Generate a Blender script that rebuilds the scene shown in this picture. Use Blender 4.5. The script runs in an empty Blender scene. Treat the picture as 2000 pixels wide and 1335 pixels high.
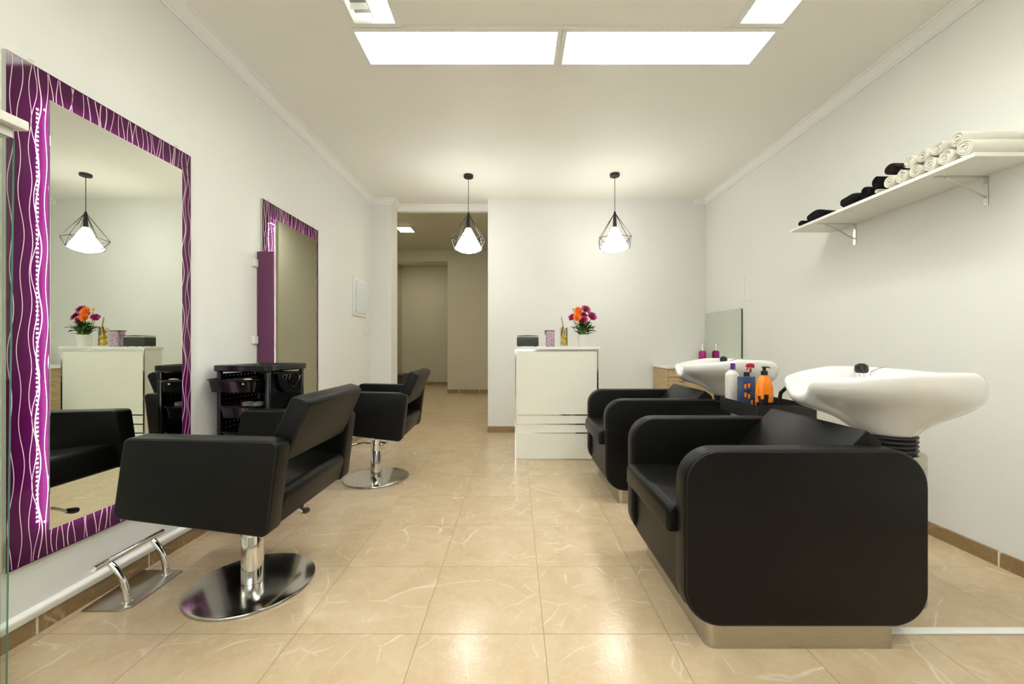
import bpy, bmesh, math, random
from mathutils import Vector, Matrix
random.seed(7)
S = bpy.context.scene
COL = S.collection
PI = math.pi

# ------------------------------------------------------------------ camera
CH = 1.044
cam = bpy.data.objects.new('camera', bpy.data.cameras.new('camera'))
COL.objects.link(cam)
cam.location = (0, 0, CH)
cam.rotation_euler = (PI / 2, 0, 0)
cam.data.sensor_width = 36.0
cam.data.lens = 794.0 / 2000 * 36.0
cam.data.shift_x = -0.0035
cam.data.shift_y = 0.00375
cam.data.clip_start = 0.05
S.camera = cam

# ------------------------------------------------------------------ world / exposure
w = bpy.data.worlds.new('world'); S.world = w; w.use_nodes = True
w.node_tree.nodes['Background'].inputs[0].default_value = (0.9, 0.95, 1.0, 1)
w.node_tree.nodes['Background'].inputs[1].default_value = 0.05
S.view_settings.view_transform = 'Standard'
S.view_settings.look = 'None'
S.view_settings.gamma = 1.0
S.view_settings.use_curve_mapping = False
S.view_settings.exposure = 0.72
LAMP = 11.8          # ceiling tubes
LAMPC = (0.97, 0.995, 1.0)
PEND = 15.0           # pendant shades
LED = 75.0            # strips behind the mirrors

# cool fill light added behind the camera to lift the back wall
l = bpy.data.lights.new('front_fill_light', 'AREA'); l.shape = 'RECTANGLE'; l.size = 2.0; l.size_y = 1.3
l.energy = 16; l.color = (0.90, 0.96, 1.0)
o = bpy.data.objects.new('front_fill_light', l); o.location = (-0.6, -1.45, 1.55); o.rotation_euler = (PI / 2, 0, 0); COL.objects.link(o)

# ------------------------------------------------------------------ materials
def mat(name, col, rough=0.5, metal=0.0, spec=0.5, emit=None, estr=0.0, coat=0.0, bump=0.0, bscale=200.0, sub=0.0):
    m = bpy.data.materials.new(name); m.use_nodes = True
    nt = m.node_tree; b = nt.nodes['Principled BSDF']
    b.inputs['Base Color'].default_value = (*col, 1)
    b.inputs['Roughness'].default_value = rough
    b.inputs['Metallic'].default_value = metal
    b.inputs['Specular IOR Level'].default_value = spec
    b.inputs['Coat Weight'].default_value = coat
    b.inputs['Coat Roughness'].default_value = 0.05
    if emit:
        b.inputs['Emission Color'].default_value = (*emit, 1)
        b.inputs['Emission Strength'].default_value = estr
    if bump > 0:
        tc = nt.nodes.new('ShaderNodeTexCoord'); nz = nt.nodes.new('ShaderNodeTexNoise')
        nz.inputs['Scale'].default_value = bscale; nz.inputs['Detail'].default_value = 3
        bp = nt.nodes.new('ShaderNodeBump'); bp.inputs['Strength'].default_value = bump
        bp.inputs['Distance'].default_value = 0.002
        nt.links.new(tc.outputs['Object'], nz.inputs['Vector'])
        nt.links.new(nz.outputs['Fac'], bp.inputs['Height'])
        nt.links.new(bp.outputs['Normal'], b.inputs['Normal'])
    return m

class NT:
    """small node-building helper"""
    def __init__(s, m):
        s.nt = m.node_tree; s.b = s.nt.nodes['Principled BSDF']
    def new(s, t, **k):
        n = s.nt.nodes.new(t)
        for a, v in k.items(): setattr(n, a, v)
        return n
    def link(s, a, b): s.nt.links.new(a, b)
    def math(s, op, a, b=None, c=None):
        n = s.new('ShaderNodeMath', operation=op)
        for i, v in enumerate((a, b, c)):
            if v is None: continue
            if isinstance(v, (int, float)): n.inputs[i].default_value = v
            else: s.link(v, n.inputs[i])
        return n.outputs[0]
    def mix(s, f, a, b):
        n = s.new('ShaderNodeMix', data_type='RGBA')
        if isinstance(f, (int, float)): n.inputs[0].default_value = f
        else: s.link(f, n.inputs[0])
        for i, v in ((6, a), (7, b)):
            if isinstance(v, tuple): n.inputs[i].default_value = (*v, 1)
            else: s.link(v, n.inputs[i])
        return n.outputs[2]
    def noise(s, vec, scale, detail=3.0, rough=0.5, dist=0.0):
        n = s.new('ShaderNodeTexNoise')
        n.inputs['Scale'].default_value = scale; n.inputs['Detail'].default_value = detail
        n.inputs['Roughness'].default_value = rough; n.inputs['Distortion'].default_value = dist
        s.link(vec, n.inputs['Vector']); return n.outputs['Fac']
    def ramp(s, f, a, b):
        n = s.new('ShaderNodeMapRange'); n.inputs[1].default_value = a; n.inputs[2].default_value = b
        s.link(f, n.inputs[0]); return n.outputs[0]

def marble(name, c1, c2, vein, grout, tx, ty, ox, oy, gw, rough, axes='XY', veins=1.0):
    m = mat(name, c1, rough); N = NT(m)
    tc = N.new('ShaderNodeTexCoord'); sp = N.new('ShaderNodeSeparateXYZ')
    N.link(tc.outputs['Object'], sp.inputs[0])
    u0, v0 = sp.outputs[axes[0]], sp.outputs[axes[1]]
    u = N.math('DIVIDE', N.math('SUBTRACT', u0, ox), tx)
    v = N.math('DIVIDE', N.math('SUBTRACT', v0, oy), ty)
    fu, fv = N.math('FRACT', u), N.math('FRACT', v)
    iu, iv = N.math('FLOOR', u), N.math('FLOOR', v)
    du = N.math('MULTIPLY', N.math('MINIMUM', fu, N.math('SUBTRACT', 1.0, fu)), tx)
    dv = N.math('MULTIPLY', N.math('MINIMUM', fv, N.math('SUBTRACT', 1.0, fv)), ty)
    g = N.math('LESS_THAN', N.math('MINIMUM', du, dv), gw)
    ci = N.new('ShaderNodeCombineXYZ'); N.link(iu, ci.inputs[0]); N.link(iv, ci.inputs[1])
    wn = N.new('ShaderNodeTexWhiteNoise', noise_dimensions='2D'); N.link(ci.outputs[0], wn.inputs['Vector'])
    off = N.new('ShaderNodeVectorMath', operation='SCALE'); N.link(wn.outputs['Color'], off.inputs[0]); off.inputs['Scale'].default_value = 40
    add = N.new('ShaderNodeVectorMath', operation='ADD'); N.link(tc.outputs['Object'], add.inputs[0]); N.link(off.outputs[0], add.inputs[1])
    P = add.outputs[0]
    cloud = N.noise(P, 5, 6, 0.65, 0.6)
    fine = N.noise(P, 42, 4, 0.6)
    c = N.mix(N.ramp(cloud, 0.3, 0.72), c1, c2)
    c = N.mix(N.math('MULTIPLY', N.ramp(fine, 0.5, 0.8), 0.14), c, vein)
    # thin pale veins: the mid level of a warped noise, broken up by another noise
    wr = N.new('ShaderNodeTexNoise'); wr.inputs['Scale'].default_value = 3.0; wr.inputs['Detail'].default_value = 3; N.link(P, wr.inputs['Vector'])
    wv = N.new('ShaderNodeVectorMath', operation='MULTIPLY_ADD'); N.link(wr.outputs['Color'], wv.inputs[0]); wv.inputs[1].default_value = (.16, .16, .16); N.link(P, wv.inputs[2])
    def crack(sc, wd, m0, m1, ms):
        vo = N.new('ShaderNodeTexVoronoi', feature='DISTANCE_TO_EDGE'); vo.inputs['Scale'].default_value = sc; N.link(wv.outputs[0], vo.inputs['Vector'])
        ln = N.math('SUBTRACT', 1.0, N.ramp(vo.outputs['Distance'], 0.0, wd))
        return N.math('MULTIPLY', ln, N.ramp(N.noise(P, ms, 2), m0, m1))
    big = crack(2.4, .013, .47, .62, 6.5); small = N.math('MULTIPLY', crack(5.0, .019, .50, .62, 8.0), .65)
    vv = N.math('MAXIMUM', big, small)
    c = N.mix(N.math('MULTIPLY', vv, 0.58 * veins), c, vein)
    c = N.mix(N.math('MULTIPLY', g, 0.8), c, grout)
    N.link(c, N.b.inputs['Base Color'])
    N.link(N.math('ADD', N.math('MULTIPLY', g, 0.4), N.math('ADD', rough - 0.03, N.math('MULTIPLY', fine, 0.1))), N.b.inputs['Roughness'])
    bp = N.new('ShaderNodeBump'); bp.inputs['Strength'].default_value = 0.30; bp.inputs['Distance'].default_value = 0.0016
    h = N.math('SUBTRACT', N.noise(tc.outputs['Object'], 62, 2, 0.5), g)
    N.link(h, bp.inputs['Height']); N.link(bp.outputs['Normal'], N.b.inputs['Normal'])
    return m

def wallmat(name, col, rough=0.6):
    m = mat(name, col, rough, spec=0.3); N = NT(m)
    tc = N.new('ShaderNodeTexCoord')
    n = N.noise(tc.outputs['Object'], 1.3, 4)
    N.link(N.mix(N.ramp(n, 0.3, 0.7), col, tuple(x * 0.965 for x in col)), N.b.inputs['Base Color'])
    bp = N.new('ShaderNodeBump'); bp.inputs['Strength'].default_value = 0.06; bp.inputs['Distance'].default_value = 0.002
    N.link(N.noise(tc.outputs['Object'], 90, 3), bp.inputs['Height']); N.link(bp.outputs['Normal'], N.b.inputs['Normal'])
    return m

M = {}
M['wall'] = wallmat('wall paint', (0.81, 0.815, 0.765))
M['ceil'] = wallmat('ceiling paint', (0.885, 0.87, 0.79))
M['mould'] = mat('white moulding', (0.84, 0.84, 0.79), 0.5)
M['wallfar'] = wallmat('beige wall paint', (0.58, 0.555, 0.44))
M['wallfront'] = wallmat('grey shop front paint', (0.42, 0.42, 0.40))
M['floor'] = marble('marble floor tiles', (0.515, 0.380, 0.225), (0.590, 0.465, 0.305), (0.80, 0.73, 0.60), (0.17, 0.115, 0.065), 0.45, 0.45, 0.1024, 1.4736, 0.0013, 0.17)
M['baseX'] = marble('brown skirting tiles', (0.25, 0.155, 0.062), (0.33, 0.22, 0.105), (0.75, 0.62, 0.42), (0.82, 0.78, 0.68), 0.45, 5.0, 0.1024, -2.5, 0.004, 0.3, 'XZ')
M['baseY'] = marble('brown skirting tiles side', (0.25, 0.155, 0.062), (0.33, 0.22, 0.105), (0.75, 0.62, 0.42), (0.82, 0.78, 0.68), 0.45, 5.0, 1.4736, -2.5, 0.004, 0.3, 'YZ')
M['leather'] = mat('black leather', (0.0032, 0.0030, 0.0024), 0.40, spec=0.20, bump=0.10, bscale=420)
M['seam'] = mat('leather seam', (0.006, 0.006, 0.005), 0.5)
M['chrome'] = mat('polished chrome', (0.80, 0.79, 0.76), 0.06, 1.0)
def brushed(name, col, rough, radial=False):
    m = mat(name, col, rough, 1.0); N = NT(m)
    tc = N.new('ShaderNodeTexCoord'); mp = N.new('ShaderNodeMapping')
    mp.inputs['Scale'].default_value = (6, 6, 400)
    N.link(tc.outputs['Object'], mp.inputs['Vector'])
    n = N.noise(mp.outputs[0], 1.0, 3)
    N.link(N.math('ADD', rough - 0.02, N.math('MULTIPLY', n, 0.04)), N.b.inputs['Roughness'])
    N.b.inputs['Anisotropic'].default_value = 0.6
    if radial:
        tg = N.new('ShaderNodeTangent'); tg.direction_type = 'RADIAL'; tg.axis = 'Z'
        N.link(tg.outputs[0], N.b.inputs['Tangent'])
    return m
M['steel'] = brushed('brushed steel', (0.50, 0.47, 0.41), 0.28)
M['disc'] = brushed('turned steel', (0.55, 0.53, 0.49), 0.13, True)
M['white'] = mat('white lacquer', (0.83, 0.825, 0.76), 0.35)
M['whitegloss'] = mat('white gloss laminate', (0.84, 0.83, 0.72), 0.08, spec=0.5)
M['ceramic'] = mat('white ceramic', (0.78, 0.765, 0.715), 0.07, coat=0.4)
M['plastic'] = mat('black gloss plastic', (0.006, 0.006, 0.007), 0.15, spec=0.5)
M['blackmat'] = mat('black matt', (0.012, 0.012, 0.011), 0.45)
M['rubber'] = mat('black rubber', (0.015, 0.015, 0.014), 0.5)
M['mirror'] = mat('mirror silvering', (0.80, 0.835, 0.76), 0.0, 1.0)
M['mirrorback'] = mat('mirror backing', (0.25, 0.25, 0.22), 0.6)
M['glassedge'] = mat('green glass edge', (0.10, 0.27, 0.19), 0.1)
M['alu'] = mat('satin aluminium', (0.62, 0.62, 0.57), 0.32, 1.0)
M['purple'] = mat('purple back-painted glass', (0.060, 0.005, 0.044), 0.06, spec=0.32)
M['purplepanel'] = mat('purple acrylic', (0.125, 0.026, 0.082), 0.22, spec=0.5)
M['etch'] = mat('pale etched line', (0.72, 0.50, 0.56), 0.35)
M['led'] = mat('led lamp', (0.9, 0.85, 0.9), 0.4, emit=(1.0, 0.78, 0.95), estr=LED)
M['ledtape'] = mat('led tape', (0.75, 0.7, 0.72), 0.4)
M['tube'] = mat('lamp on', (0.95, 0.95, 0.92), 0.5, emit=LAMPC, estr=LAMP)
M['tubeoff'] = mat('lamp off', (0.42, 0.42, 0.36), 0.45)
M['louvre'] = mat('white louvre', (0.88, 0.87, 0.8), 0.3)
M['shade'] = mat('lit opal shade', (0.95, 0.95, 0.92), 0.4, emit=(1.0, 0.98, 0.94), estr=PEND)
M['spot'] = mat('warm panel lamp', (0.95, 0.9, 0.8), 0.5, emit=(1.0, 0.92, 0.74), estr=34)
M['towelw'] = mat('cream terry', (0.84, 0.81, 0.70), 0.95, spec=0.1, bump=0.8, bscale=500)
M['towelb'] = mat('black terry', (0.010, 0.010, 0.011), 0.95, spec=0.15, bump=0.8, bscale=500)
M['towelbr'] = mat('dark brown terry', (0.035, 0.022, 0.020), 0.95, spec=0.1, bump=0.8, bscale=500)
M['bluedoor'] = mat('pale blue plastic door', (0.72, 0.77, 0.78), 0.3)
M['pink'] = mat('magenta glass', (0.45, 0.006, 0.22), 0.12)
M['orange'] = mat('orange bottle plastic', (0.95, 0.24, 0.004), 0.25)
M['cap'] = mat('black cap plastic', (0.01, 0.01, 0.01), 0.3)
M['blue'] = mat('slate blue bottle plastic', (0.028, 0.065, 0.15), 0.3)
M['bottlewhite'] = mat('white bottle plastic', (0.70, 0.67, 0.60), 0.4)
M['purplecap'] = mat('purple cap plastic', (0.11, 0.02, 0.22), 0.35)
M['red'] = mat('red trigger plastic', (0.42, 0.008, 0.02), 0.3)
M['petalo'] = mat('orange petal', (0.95, 0.17, 0.01), 0.6)
M['petalc'] = mat('yellow flower eye', (0.95, 0.40, 0.02), 0.6)
M['petalm'] = mat('magenta petal', (0.36, 0.003, 0.10), 0.6)
M['petalp'] = mat('pale pink petal', (0.85, 0.55, 0.45), 0.6)
M['leaf'] = mat('green leaf', (0.035, 0.12, 0.018), 0.45)
M['stem'] = mat('pale green stem', (0.13, 0.24, 0.03), 0.5)
M['pot'] = mat('white glazed pot', (0.82, 0.82, 0.76), 0.3)
M['lemon'] = mat('lemon skin', (0.80, 0.50, 0.01), 0.4, bump=0.3, bscale=150)
M['cinn'] = mat('cinnamon bark', (0.22, 0.095, 0.03), 0.7, bump=0.4, bscale=90)
M['bamboo'] = mat('pale wood stick', (0.42, 0.25, 0.10), 0.6)
M['boxgrey'] = mat('dark grey leatherette', (0.035, 0.04, 0.03), 0.45)
M['beige'] = mat('beige plastic', (0.62, 0.55, 0.33), 0.4)
M['greyclear'] = mat('grey plastic', (0.22, 0.23, 0.23), 0.15)
M['darkcab'] = mat('dark cabinet', (0.03, 0.028, 0.022), 0.4)

def glassmat(name, tint, refl=1.0):
    m = bpy.data.materials.new(name); m.use_nodes = True; nt = m.node_tree
    nt.nodes.remove(nt.nodes['Principled BSDF']); out = nt.nodes['Material Output']
    tr = nt.nodes.new('ShaderNodeBsdfTransparent'); tr.inputs[0].default_value = (*tint, 1)
    gl = nt.nodes.new('ShaderNodeBsdfGlossy'); gl.inputs['Roughness'].default_value = 0.01
    fr = nt.nodes.new('ShaderNodeFresnel'); ge = nt.nodes.new('ShaderNodeNewGeometry')
    io = nt.nodes.new('ShaderNodeMapRange'); io.inputs[3].default_value = 1.45; io.inputs[4].default_value = 1 / 1.45
    nt.links.new(ge.outputs['Backfacing'], io.inputs[0]); nt.links.new(io.outputs[0], fr.inputs[0])
    mx = nt.nodes.new('ShaderNodeMixShader')
    mu = nt.nodes.new('ShaderNodeMath'); mu.operation = 'MULTIPLY'; mu.inputs[1].default_value = refl
    nt.links.new(fr.outputs[0], mu.inputs[0]); nt.links.new(mu.outputs[0], mx.inputs[0])
    nt.links.new(tr.outputs[0], mx.inputs[1]); nt.links.new(gl.outputs[0], mx.inputs[2])
    nt.links.new(mx.outputs[0], out.inputs[0])
    return m
M['glass'] = glassmat('clear glass', (0.90, 0.93, 0.90))
M['clear'] = glassmat('clear plastic', (0.94, 0.95, 0.93))

def woodmat():
    m = mat('pale oak', (0.5, 0.36, 0.19), 0.5); N = NT(m)
    tc = N.new('ShaderNodeTexCoord'); mp = N.new('ShaderNodeMapping'); mp.inputs['Scale'].default_value = (2.5, 2.5, 22)
    N.link(tc.outputs['Object'], mp.inputs['Vector'])
    n = N.noise(mp.outputs[0], 2.2, 5, 0.6, 0.8)
    N.link(N.mix(N.ramp(n, 0.3, 0.7), (0.62, 0.47, 0.27), (0.40, 0.27, 0.13)), N.b.inputs['Base Color'])
    return m
M['oak'] = woodmat()
def tinmat():
    m = mat('lavender patterned tin', (0.55, 0.40, 0.50), 0.4); N = NT(m)
    tc = N.new('ShaderNodeTexCoord'); vo = N.new('ShaderNodeTexVoronoi'); vo.feature = 'DISTANCE_TO_EDGE'; vo.inputs['Scale'].default_value = 75
    N.link(tc.outputs['Object'], vo.inputs['Vector'])
    N.link(N.mix(N.ramp(vo.outputs['Distance'], 0.02, 0.09), (0.16, 0.09, 0.16), (0.60, 0.43, 0.52)), N.b.inputs['Base Color'])
    return m
M['tin'] = tinmat()
M['tinlid'] = mat('mauve tin band', (0.13, 0.03, 0.07), 0.4)

# ------------------------------------------------------------------ mesh builder
def rpoly(pts, R, n=5, inset=0.0):
    """convex polygon (list of (u,v), CCW or CW) with rounded corners, inset inwards; R number or list"""
    k = len(pts); P = [Vector(p) for p in pts]
    A = sum(P[i].x * P[(i + 1) % k].y - P[(i + 1) % k].x * P[i].y for i in range(k))
    sg = 1 if A > 0 else -1
    if inset:
        L = []
        for i in range(k):
            a, b = P[i], P[(i + 1) % k]; d = (b - a).normalized()
            nrm = Vector((-d.y, d.x)) * sg
            L.append((a + nrm * inset, d))
        Q = []
        for i in range(k):
            p, d = L[i - 1]; q, e = L[i]
            den = d.x * e.y - d.y * e.x
            t = ((q.x - p.x) * e.y - (q.y - p.y) * e.x) / den
            Q.append(p + d * t)
        P = Q
    out = []
    for i in range(k):
        r = R[i] if isinstance(R, (list, tuple)) else R
        r = max(r - inset, 0.0008)
        a, b, c = P[i - 1], P[i], P[(i + 1) % k]
        d0 = (a - b).normalized(); d1 = (c - b).normalized()
        half = math.acos(max(-1, min(1, d0.dot(d1)))) / 2
        tl = min(r / math.tan(half), (a - b).length * 0.49, (c - b).length * 0.49)
        rr = tl * math.tan(half)
        ctr = b + (d0 + d1).normalized() * (rr / math.sin(half))
        s0 = b + d0 * tl - ctr; s1 = b + d1 * tl - ctr
        a0 = math.atan2(s0.y, s0.x); a1 = math.atan2(s1.y, s1.x)
        da = (a1 - a0 + PI) % (2 * PI) - PI
        for j in range(n + 1):
            t = a0 + da * j / n
            out.append((ctr.x + rr * math.cos(t), ctr.y + rr * math.sin(t)))
    return out

MAPS = {'XZ': lambda u, v, t: (u, t, v), 'XY': lambda u, v, t: (u, v, t), 'YZ': lambda u, v, t: (t, u, v)}

class MB:
    def __init__(s): s.bm = bmesh.new(); s.mi = 0; s.xf = None
    def v(s, p):
        p = Vector(p)
        if s.xf: p = s.xf @ p
        return s.bm.verts.new(p)
    def f(s, vs, mi=None):
        try:
            f = s.bm.faces.new(vs); f.material_index = s.mi if mi is None else mi; return f
        except ValueError: return None
    def loft(s, loops, cap0=True, cap1=True, closed=True):
        V = [[s.v(p) for p in L] for L in loops]
        n = len(V[0])
        for a, b in zip(V[:-1], V[1:]):
            for i in range(n if closed else n - 1):
                j = (i + 1) % n
                s.f([a[i], a[j], b[j], b[i]])
        if cap0: s.f(list(reversed(V[0])))
        if cap1: s.f(V[-1])
        return s
    def slab(s, pts, R, t0, t1, bev=0.01, plane='XZ', n=5, bn=3, puff=0.0):
        """rounded polygon extruded from t0 to t1 with rounded rims"""
        mp = MAPS[plane]; loops = []
        b = min(bev, abs(t1 - t0) / 2 - 1e-4); sg = 1 if t1 > t0 else -1
        prof = []
        if b > 0:
            for j in range(bn + 1):
                a = PI / 2 * j / bn
                prof.append((b * (1 - math.sin(a)), t0 + sg * b * (1 - math.cos(a))))
            for j in range(bn + 1):
                a = PI / 2 * (1 - j / bn)
                prof.append((b * (1 - math.sin(a)), t1 - sg * b * (1 - math.cos(a))))
        else: prof = [(0, t0), (0, t1)]
        for ins, t in prof:
            loops.append([mp(u, v, t) for u, v in rpoly(pts, R, n, ins)])
        return s.loft(loops)
    def box(s, x0, x1, y0, y1, z0, z1, bev=0.0, n=2):
        if bev <= 0:
            c = [s.v((x, y, z)) for z in (z0, z1) for y in (y0, y1) for x in (x0, x1)]
            for q in ((0, 2, 3, 1), (4, 5, 7, 6), (0, 1, 5, 4), (2, 6, 7, 3), (0, 4, 6, 2), (1, 3, 7, 5)):
                s.f([c[i] for i in q])
            return s
        return s.slab([(x0, y0), (x1, y0), (x1, y1), (x0, y1)], bev, z0, z1, bev, 'XY', n + 1, n)
    def cyl(s, p0, p1, r0, r1=None, n=24, cap=True):
        r1 = r0 if r1 is None else r1
        p0, p1 = Vector(p0), Vector(p1); d = (p1 - p0).normalized()
        a = d.orthogonal().normalized(); b = d.cross(a)
        L = [[p + (a * math.cos(2 * PI * i / n) + b * math.sin(2 * PI * i / n)) * r for i in range(n)] for p, r in ((p0, r0), (p1, r1))]
        return s.loft(L, cap, cap)
    def tube(s, pts, r, n=12, cap=True, closed=False):
        P = [Vector(p) for p in pts]; k = len(P); loops = []; ref = None
        for i in range(k):
            if closed: d = (P[(i + 1) % k] - P[i - 1]).normalized()
            else: d = (P[min(i + 1, k - 1)] - P[max(i - 1, 0)]).normalized()
            if ref is None: a = d.orthogonal().normalized()
            else:
                a = ref - d * ref.dot(d); a.normalize()
            ref = a; b = d.cross(a)
            rr = r[i] if isinstance(r, (list, tuple)) else r
            loops.append([P[i] + (a * math.cos(2 * PI * j / n) + b * math.sin(2 * PI * j / n)) * rr for j in range(n)])
        if closed: loops.append(loops[0])
        return s.loft(loops, cap and not closed, cap and not closed)
    def lathe(s, prof, c=(0, 0), n=32, cap0=True, cap1=True, sx=1.0, sy=1.0):
        L = [[(c[0] + r * sx * math.cos(2 * PI * i / n), c[1] + r * sy * math.sin(2 * PI * i / n), z) for i in range(n)] for r, z in prof]
        return s.loft(L, cap0, cap1)
    def ball(s, c, r, n=16, m=10, sc=(1, 1, 1)):
        c = Vector(c); L = []
        for j in range(1, m):
            t = PI * j / m
            L.append([c + Vector((r * sc[0] * math.sin(t) * math.cos(2 * PI * i / n), r * sc[1] * math.sin(t) * math.sin(2 * PI * i / n), -r * sc[2] * math.cos(t))) for i in range(n)])
        s.loft(L, False, False)
        return s
    def build(s, name, mats, parent=None, loc=None, ang=38):
        org = Vector((0, 0, 0))
        if parent is not None:
            p = parent
            while p: org += p.location; p = p.parent
        elif loc: org = Vector(loc)
        bm = s.bm
        bmesh.ops.remove_doubles(bm, verts=bm.verts, dist=1e-6)
        bmesh.ops.recalc_face_normals(bm, faces=bm.faces)
        if org.length: bmesh.ops.translate(bm, verts=bm.verts, vec=-org)
        me = bpy.data.meshes.new(name); bm.to_mesh(me); bm.free()
        for m in (mats if isinstance(mats, (list, tuple)) else [mats]): me.materials.append(m if not isinstance(m, str) else M[m])
        if ang:
            for p in me.polygons: p.use_smooth = True
            me.set_sharp_from_angle(angle=math.radians(ang))
        o = bpy.data.objects.new(name, me); COL.objects.link(o)
        if parent is not None: o.parent = parent
        elif loc: o.location = loc
        return o

def tag(o, label=None, cat=None, group=None, kind=None):
    if label: o['label'] = label
    if cat: o['category'] = cat
    if group: o['group'] = group
    if kind: o['kind'] = kind
    return o
def thing(name, loc, label, cat, group=None):
    o = bpy.data.objects.new(name, None); COL.objects.link(o); o.location = loc
    o.empty_display_size = 0.1
    return tag(o, label, cat, group)
def struct(mb, name, m, label=None, ang=38):
    o = mb.build(name, m, ang=ang); o['kind'] = 'structure'
    if label: o['label'] = label
    return o
def dup(root, loc, rz=0.0, label=None, group=None):
    r = root.copy(); COL.objects.link(r); r.location = loc; r.rotation_euler = (0, 0, rz)
    if label: r['label'] = label
    if group: r['group'] = group
    for ch in list(root.children):
        c = ch.copy(); COL.objects.link(c); c.parent = r
        for g in list(ch.children):
            d = g.copy(); COL.objects.link(d); d.parent = c
    return r
def kids(o, nm): return [c for c in o.children if c.name.split('.')[0] == nm]

# ------------------------------------------------------------------ the setting
XL, XR, YB, ZC, YF = -1.75, 2.30, 4.905, 2.81, -1.5
XO = -0.334           # left edge of the back wall (right edge of the passage)
YO = 5.156            # far side of the passage opening
ZF = 3.16             # ceiling of the far room

mb = MB(); mb.box(XL - .3, XR + .3, YF - .2, 5.2, -0.1, 0); mb.box(-3.4, 0.6, 5.2, 11.2, -0.1, 0)
struct(mb, 'floor', 'floor', 'beige marble-look floor tiles with pale veins')
struct(MB().box(XL - .15, XL, YF, YB, 0, ZC), 'wall_left', 'wall', 'white left wall carrying the purple mirrors')
struct(MB().box(XR, XR + .15, YF, YO, 0, ZC), 'wall_right', 'wall', 'white right wall with the towel shelf')
struct(MB().box(XO, XR, YB, YO, 0, ZC), 'wall_back', 'wall', 'white back wall behind the reception counter')
mb = MB(); mb.box(XL - .15, XR + .15, YF - .15, YF, 0, ZC)
struct(mb, 'wall_front', 'wallfront')
struct(MB().box(XL - .15, -1.50, YB, YO, 0, ZC), 'wall_pilaster', 'wall', 'white pilaster at the left of the passage')
struct(MB().box(-1.50, XO, YO - 0.02, YO + .1, 2.758, ZF + .1), 'wall_header', 'wall', 'lintel over the passage')

# ceiling with recesses for the four louvre fixtures
FIX = [(-0.925, 0.258, 2.258, 2.562), (0.268, 1.478, 2.258, 2.562), (-0.90, -0.635, 1.03, 2.24), (1.205, 1.478, 1.03, 2.24),
       (-0.90, -0.635, -0.20, 1.01), (1.205, 1.478, -0.20, 1.01), (-0.925, 0.258, -0.52, -0.216), (0.268, 1.478, -0.52, -0.216)]
xs = sorted({XL - .15, XR + .15, *[a for f in FIX for a in f[:2]]}); ys = sorted({YF - .15, YO - .02, *[a for f in FIX for a in f[2:]]})
mb = MB()
for i in range(len(xs) - 1):
    for j in range(len(ys) - 1):
        cx, cy = (xs[i] + xs[i + 1]) / 2, (ys[j] + ys[j + 1]) / 2
        if any(f[0] < cx < f[1] and f[2] < cy < f[3] for f in FIX): continue
        mb.f([mb.v((xs[i], ys[j], ZC)), mb.v((xs[i + 1], ys[j], ZC)), mb.v((xs[i + 1], ys[j + 1], ZC)), mb.v((xs[i], ys[j + 1], ZC))])
# roof slab well above so that nothing leaks
mb.box(XL - .15, XR + .15, YF - .15, YO - .02, ZC + .2, ZC + .3)
struct(mb, 'ceiling', 'ceil', 'off-white ceiling with recessed lights', ang=0)

# far room through the passage
struct(MB().box(-3.4, 0.6, YO + .1, 11.2, ZF, ZF + .1), 'ceiling_far', 'wallfar')
struct(MB().box(-1.507, 0.6, 9.0, 9.3, 0, ZF), 'wall_far_right', 'wallfar', 'beige wall at the end of the passage, right half')
struct(MB().box(-3.4, -1.3, 10.9, 11.1, 0, ZF), 'wall_far_back', 'wallfar', 'beige recessed wall at the end of the passage')
struct(MB().box(-3.4, -1.508, 8.98, 9.3, 2.91, ZF), 'wall_far_beam', 'wallfar', 'beam over the recess')
struct(MB().box(-3.3, -3.05, YO, 10.9, 0, ZF), 'wall_far_left', 'wallfar')
struct(MB().box(0.45, 0.6, YO, 9.0, 0, ZF), 'wall_far_side', 'wall')
struct(MB().box(-3.3, XL - .15, YO - .05, YO + .1, 0, ZF), 'wall_far_front', 'wallfar')
struct(MB().box(XO, 0.6, YO + .001, YO + .1, 0, ZF), 'wall_far_return', 'wallfar')

# skirting
struct(MB().box(XL, XL + .016, YF, YB, 0, .062), 'baseboard_left', 'baseY', 'brown marble skirting under the white conduit')
struct(MB().box(XR - .014, XR, YF, YB, 0, .07), 'baseboard_right', 'baseY', 'brown marble skirting at the right wall')
mb = MB(); mb.box(XO - .002, XR - .014, YB - .014, YB, 0, .075)
struct(mb, 'baseboard_back', 'baseX', 'brown marble skirting below the back wall')
struct(MB().box(-1.51, 0.45, 8.985, 9.0, 0, .08), 'baseboard_far_right', 'baseX')
struct(MB().box(-3.05, -1.51, 10.885, 10.9, 0, .08), 'baseboard_far_back', 'baseX')
# cornice: profile swept along each run (u = away from the wall, z below the ceiling)
PROF = [(0, -.072), (.010, -.072), (.012, -.060), (.020, -.056), (.030, -.040), (.044, -.026), (.050, -.016), (.060, -.014), (.064, -.006), (.075, -.004), (.075, 0), (0, 0)]
def cornice(name, path, nrm):
    """path: list of (x,y) corner points, nrm: list of per-point offset directions (mitred)"""
    mb = MB(); loops = []
    for (x, y), (nx, ny) in zip(path, nrm):
        loops.append([(x + nx * u, y + ny * u, ZC + z) for u, z in PROF])
    mb.loft(loops)
    o = mb.build(name, 'mould', ang=25); o['kind'] = 'structure'; return o
tag(cornice('trim_1', [(XL, YF), (XL, YB), (-1.50, YB), (-1.50, YO - .02)], [(1, 0), (1, -1), (1, -1), (1, 0)]), 'white cornice along the left wall')
tag(cornice('trim_2', [(-1.50, YO - .02), (XO, YO - .02)], [(0, -1), (0, -1)]), 'white cornice over the passage')
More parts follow.
